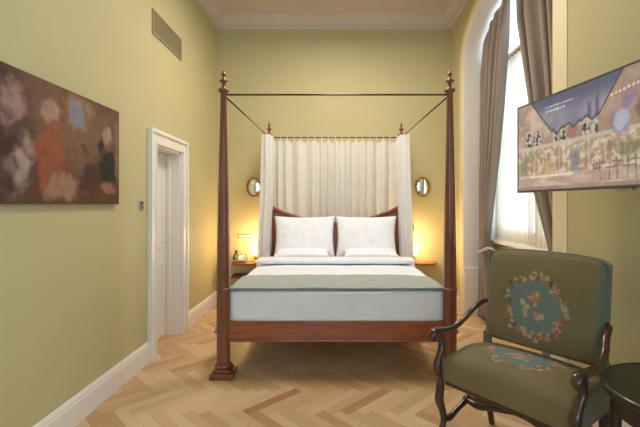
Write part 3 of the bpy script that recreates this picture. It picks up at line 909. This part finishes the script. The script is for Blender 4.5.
# seat
hx=hxs
SZ=.528
medS=medallion(-.02,.035,.175,.13,40)
nu,nv=150,120
def fseat(u,v):   # v 0 = front lower edge, up over the roll, to the rear
    x=-hx+2*hx*u
    ex=max(0,abs(x)-(hx-.03))/.03
    r=.040; zc=SZ-r
    L_=.34
    dome=.020*(1-(x/hx)**2)
    if v<.17:
        t=v/.17; y=-hy-.004*math.sin(PI*t); z=.392+(zc-.392)*t; k=0
    elif v<L_:
        t=(v-.17)/(L_-.17); a=PI/2*t; y=-hy+r*(1-math.cos(a)); z=zc+r*math.sin(a); k=t*t*(3-2*t)
    else:
        t=(v-L_)/(1-L_); y=-hy+r+(2*hy-.01-r)*t; z=SZ+.022*math.sin(PI*t)**1.5; k=1
    return (x, y, z+k*(dome-.028*ex**2))
V,F=grid(nu,nv,fseat)
cols=[]
for p in V:
    base=mixc(OL,OL2,.5+.5*noise.noise(Vector((p[0]*4,p[1]*4,7))))
    if p[1]<-hy+.02: cols.append(base)
    else: cols.append(medS(p[0],p[1],base))
st=mesh_obj('seat',V,F,M['uph'],chair,smooth=True,colors=cols)
# seat box: sides, rear, underside
V=[];F=[]
sec=[fseat(0,k/30) for k in range(31)]
sideL=[(-hx,p[1],p[2]) for p in sec]; sideR=[(hx,p[1],p[2]) for p in sec]
s0=len(sideL); V=sideL+[(-hx,hy-.01,.392)]+sideR+[(hx,hy-.01,.392)]; q=s0+1
F=[tuple(range(q)),tuple(range(2*q-1,q-1,-1)),(s0-1,s0,2*q-1,q+s0-1),(0,q,2*q-1,s0)]
mesh_obj('seat_cover',V,F,M['tealvelvet'],st)
MB().box(-hx+.01,hx-.01,-hy+.012,hy-.015,.362,.394).build('seat_frame',M['walnut'],chair,bevel=.005)
# legs
def scurve(x,y,sx):   # front leg with arm support: one continuous carved member per function
    o=MB()
    o.tube([(x,y,.012),(x+sx*.004,y-.022,.03),(x,y-.010,.07),(x-sx*.010,y+.012,.14),(x-sx*.004,y+.012,.20),(x+sx*.006,y-.006,.27),(x,y-.004,.335),(x,y,.40),(x,y,.415)],
           [.020,.027,.019,.017,.020,.026,.024,.019,.022],n=14)
    return o
for s in (-1,1):
    lg=scurve(s*(hx+.012),-hy+.005,s).build('leg',M['walnut'],chair,smooth=True)
for s in (-1,1):
    MB().tube([(s*(hx-.03),hy+.03,.0),(s*(hx-.03),hy+.0,.12),(s*(hx-.03),hy-.03,.25),(s*(hx-.03),hy-.03,.345)],[.018,.020,.022,.024],n=12).build('leg',M['walnut'],chair,smooth=True)
# back uprights between the seat and the back rest
for s in (-1,1):
    MB().box(s*(hx-.03)-.022,s*(hx-.03)+.022,hy-.035,hy+.0,.33,.60).build('upright',M['tealvelvet'],chair,bevel=.004)
for s in (-1,1):
    x=s*(hx+.014)
    arm=MB()
    ya=back_y(.74)+.0
    # sloping arm: down from the back, sweep, then forward to a scroll
    arm.tube([(s*(hx-.03),ya+.02,.790),(x-s*.02,ya-.03,.785),(x-s*.008,ya-.10,.755),(x+s*.010,ya-.17,.700),(x+s*.014,ya-.25,.664),(x+s*.014,ya-.34,.660),(x+s*.014,-hy-.02,.668),(x+s*.014,-hy-.052,.650),(x+s*.014,-hy-.048,.622)],
             [(.014,.014),(.017,.016),(.018,.015),(.018,.015),(.020,.015),(.024,.016),(.028,.019),(.027,.019),(.017,.014)],n=16)
    a=arm.build('arm',M['walnut'],chair,smooth=True)
    MB().tube([(x,-hy+.005,.405),(x,-hy-.018,.44),(x,-hy-.022,.48),(x+s*.004,-hy+.004,.53),(x+s*.008,-hy+.028,.575),(x+s*.012,-hy+.018,.62),(x+s*.014,-hy+.005,.655)],
              [.021,.026,.024,.020,.022,.020,.022],n=14).build('arm_support',M['walnut'],a,smooth=True)
# stretchers : wavy H
def wavy(p,q,nm,amp=.035):
    P=Vector(p);Q=Vector(q); pts=[]
    prof=[(0,0),(.12,-.25),(.27,.35),(.42,.95),(.5,1.25),(.58,.95),(.73,.35),(.88,-.25),(1,0)]
    for (t,h) in prof: pts.append(P.lerp(Q,t)+Vector((0,0,amp*h)))
    rad=[.015,.020,.016,.018,.025,.018,.016,.020,.015]
    MB().tube(pts,rad,n=12).build(nm,M['walnut'],chair,smooth=True)
for s in (-1,1): wavy((s*(hx-.0),-hy+.012,.165),(s*(hx-.03),hy-.0,.165),'side_stretcher',.045)
wavy((-hx+.01,-.005,.222),(hx-.01,-.005,.222),'cross_stretcher',.045)
wavy((-hx+.02,hy-.02,.24),(hx-.02,hy-.02,.24),'rear_stretcher',.015)

# ------------------------------------------------------------------ side table
tb=thing('side_table','round dark green topped side table with black rim at right of armchair','table',(1.335,1.47,0))
Z=.705;R=.295
MB().lathe([(R-.014,Z-.006),(R-.016,Z+.0),(.001,Z+.0005)],n=64,cap=False).build('table_top',M['tabletop'],tb,smooth=False)
MB().lathe([(R-.05,Z-.035),(R-.012,Z-.035),(R-.002,Z-.026),(R,Z-.012),(R-.006,Z+.001),(R-.014,Z+.001),(R-.016,Z-.008)],n=64,cap=False).build('rim',M['blackwood'],tb,smooth=True)
MB().lathe([(R-.045,Z-.11),(R-.035,Z-.105),(R-.035,Z-.03),(R-.045,Z-.03)],n=64,cap=True).build('apron',M['blackwood'],tb,smooth=False)
for k in range(4):
    a=PI/4+PI/2*k+.3; cx,cy=math.cos(a),math.sin(a)
    MB().tube([(cx*.235,cy*.235,Z-.05),(cx*.245,cy*.245,.50),(cx*.225,cy*.225,.25),(cx*.235,cy*.235,.06),(cx*.27,cy*.27,.0)],[.024,.021,.015,.012,.016],n=12).build('leg',M['blackwood'],tb,smooth=True)
MB().lathe([(.15,.20),(.16,.205),(.16,.218),(.15,.222)],n=40).build('lower_shelf',M['blackwood'],tb)
for k in range(4):
    a=PI/4+PI/2*k+.3; cx,cy=math.cos(a),math.sin(a)
    MB().tube([(cx*.14,cy*.14,.211),(cx*.226,cy*.226,.211)],.008,n=8).build('brace',M['blackwood'],tb)

# ------------------------------------------------------------------ lights
wd=bpy.data.worlds.new('sky'); scn.world=wd; wd.use_nodes=True
nt=wd.node_tree; bg=nt.nodes['Background']
bg.inputs[0].default_value=(.58,.78,1.0,1); bg.inputs[1].default_value=3.9
def area(name,loc,rot,sx,sy,e,col=(1,1,1),portal=False,spread=PI):
    l=bpy.data.lights.new(name,'AREA'); l.shape='RECTANGLE'; l.size=sx; l.size_y=sy; l.energy=e; l.color=col; l.spread=spread
    if portal: l.cycles.is_portal=True
    o=bpy.data.objects.new(name,l); C.objects.link(o); o.location=loc; o.rotation_euler=rot; return o
area('window_portal',(XO+.08,WC,2.4),(0,PI/2,0),2.9,2.1,1,portal=True)
area('window_portal',(-.1,YF-.28,2.05),(PI/2,0,PI),2.3,2.6,1,portal=True)
area('window_portal',(XO+.08,WC2,2.4),(0,PI/2,0),2.9,2.1,1,portal=True)
def point(name,loc,e,col,r=.05):
    l=bpy.data.lights.new(name,'POINT'); l.energy=e; l.color=col; l.shadow_soft_size=r
    o=bpy.data.objects.new(name,l); C.objects.link(o); o.location=loc; return o
WARM=(1,.66,.32)
point('bedside_bulb',(-1.085,5.47,.92),9.5,WARM,.06)
point('bedside_bulb',(1.135,5.47,.92),9.5,WARM,.06)
# added unseen soft fill from overhead, no fixture modelled
area('overhead_fill',(.1,3.9,ZC-.3),(0,0,0),.9,.9,52,(1,.88,.76))

# ------------------------------------------------------------------ camera
cam=bpy.data.cameras.new('camera'); co=bpy.data.objects.new('camera',cam); C.objects.link(co)
co.location=(0,0,1.4); co.rotation_euler=(PI/2,0,0)
cam.sensor_width=36; cam.lens=400/640*36
cam.shift_x=-(333-320)/640; cam.shift_y=-(213.5-204.5)/640
cam.clip_start=.05
scn.camera=co
scn.view_settings.view_transform='Standard'; scn.view_settings.look='None'
scn.view_settings.gamma=1; scn.view_settings.use_curve_mapping=False
scn.view_settings.exposure=0.38
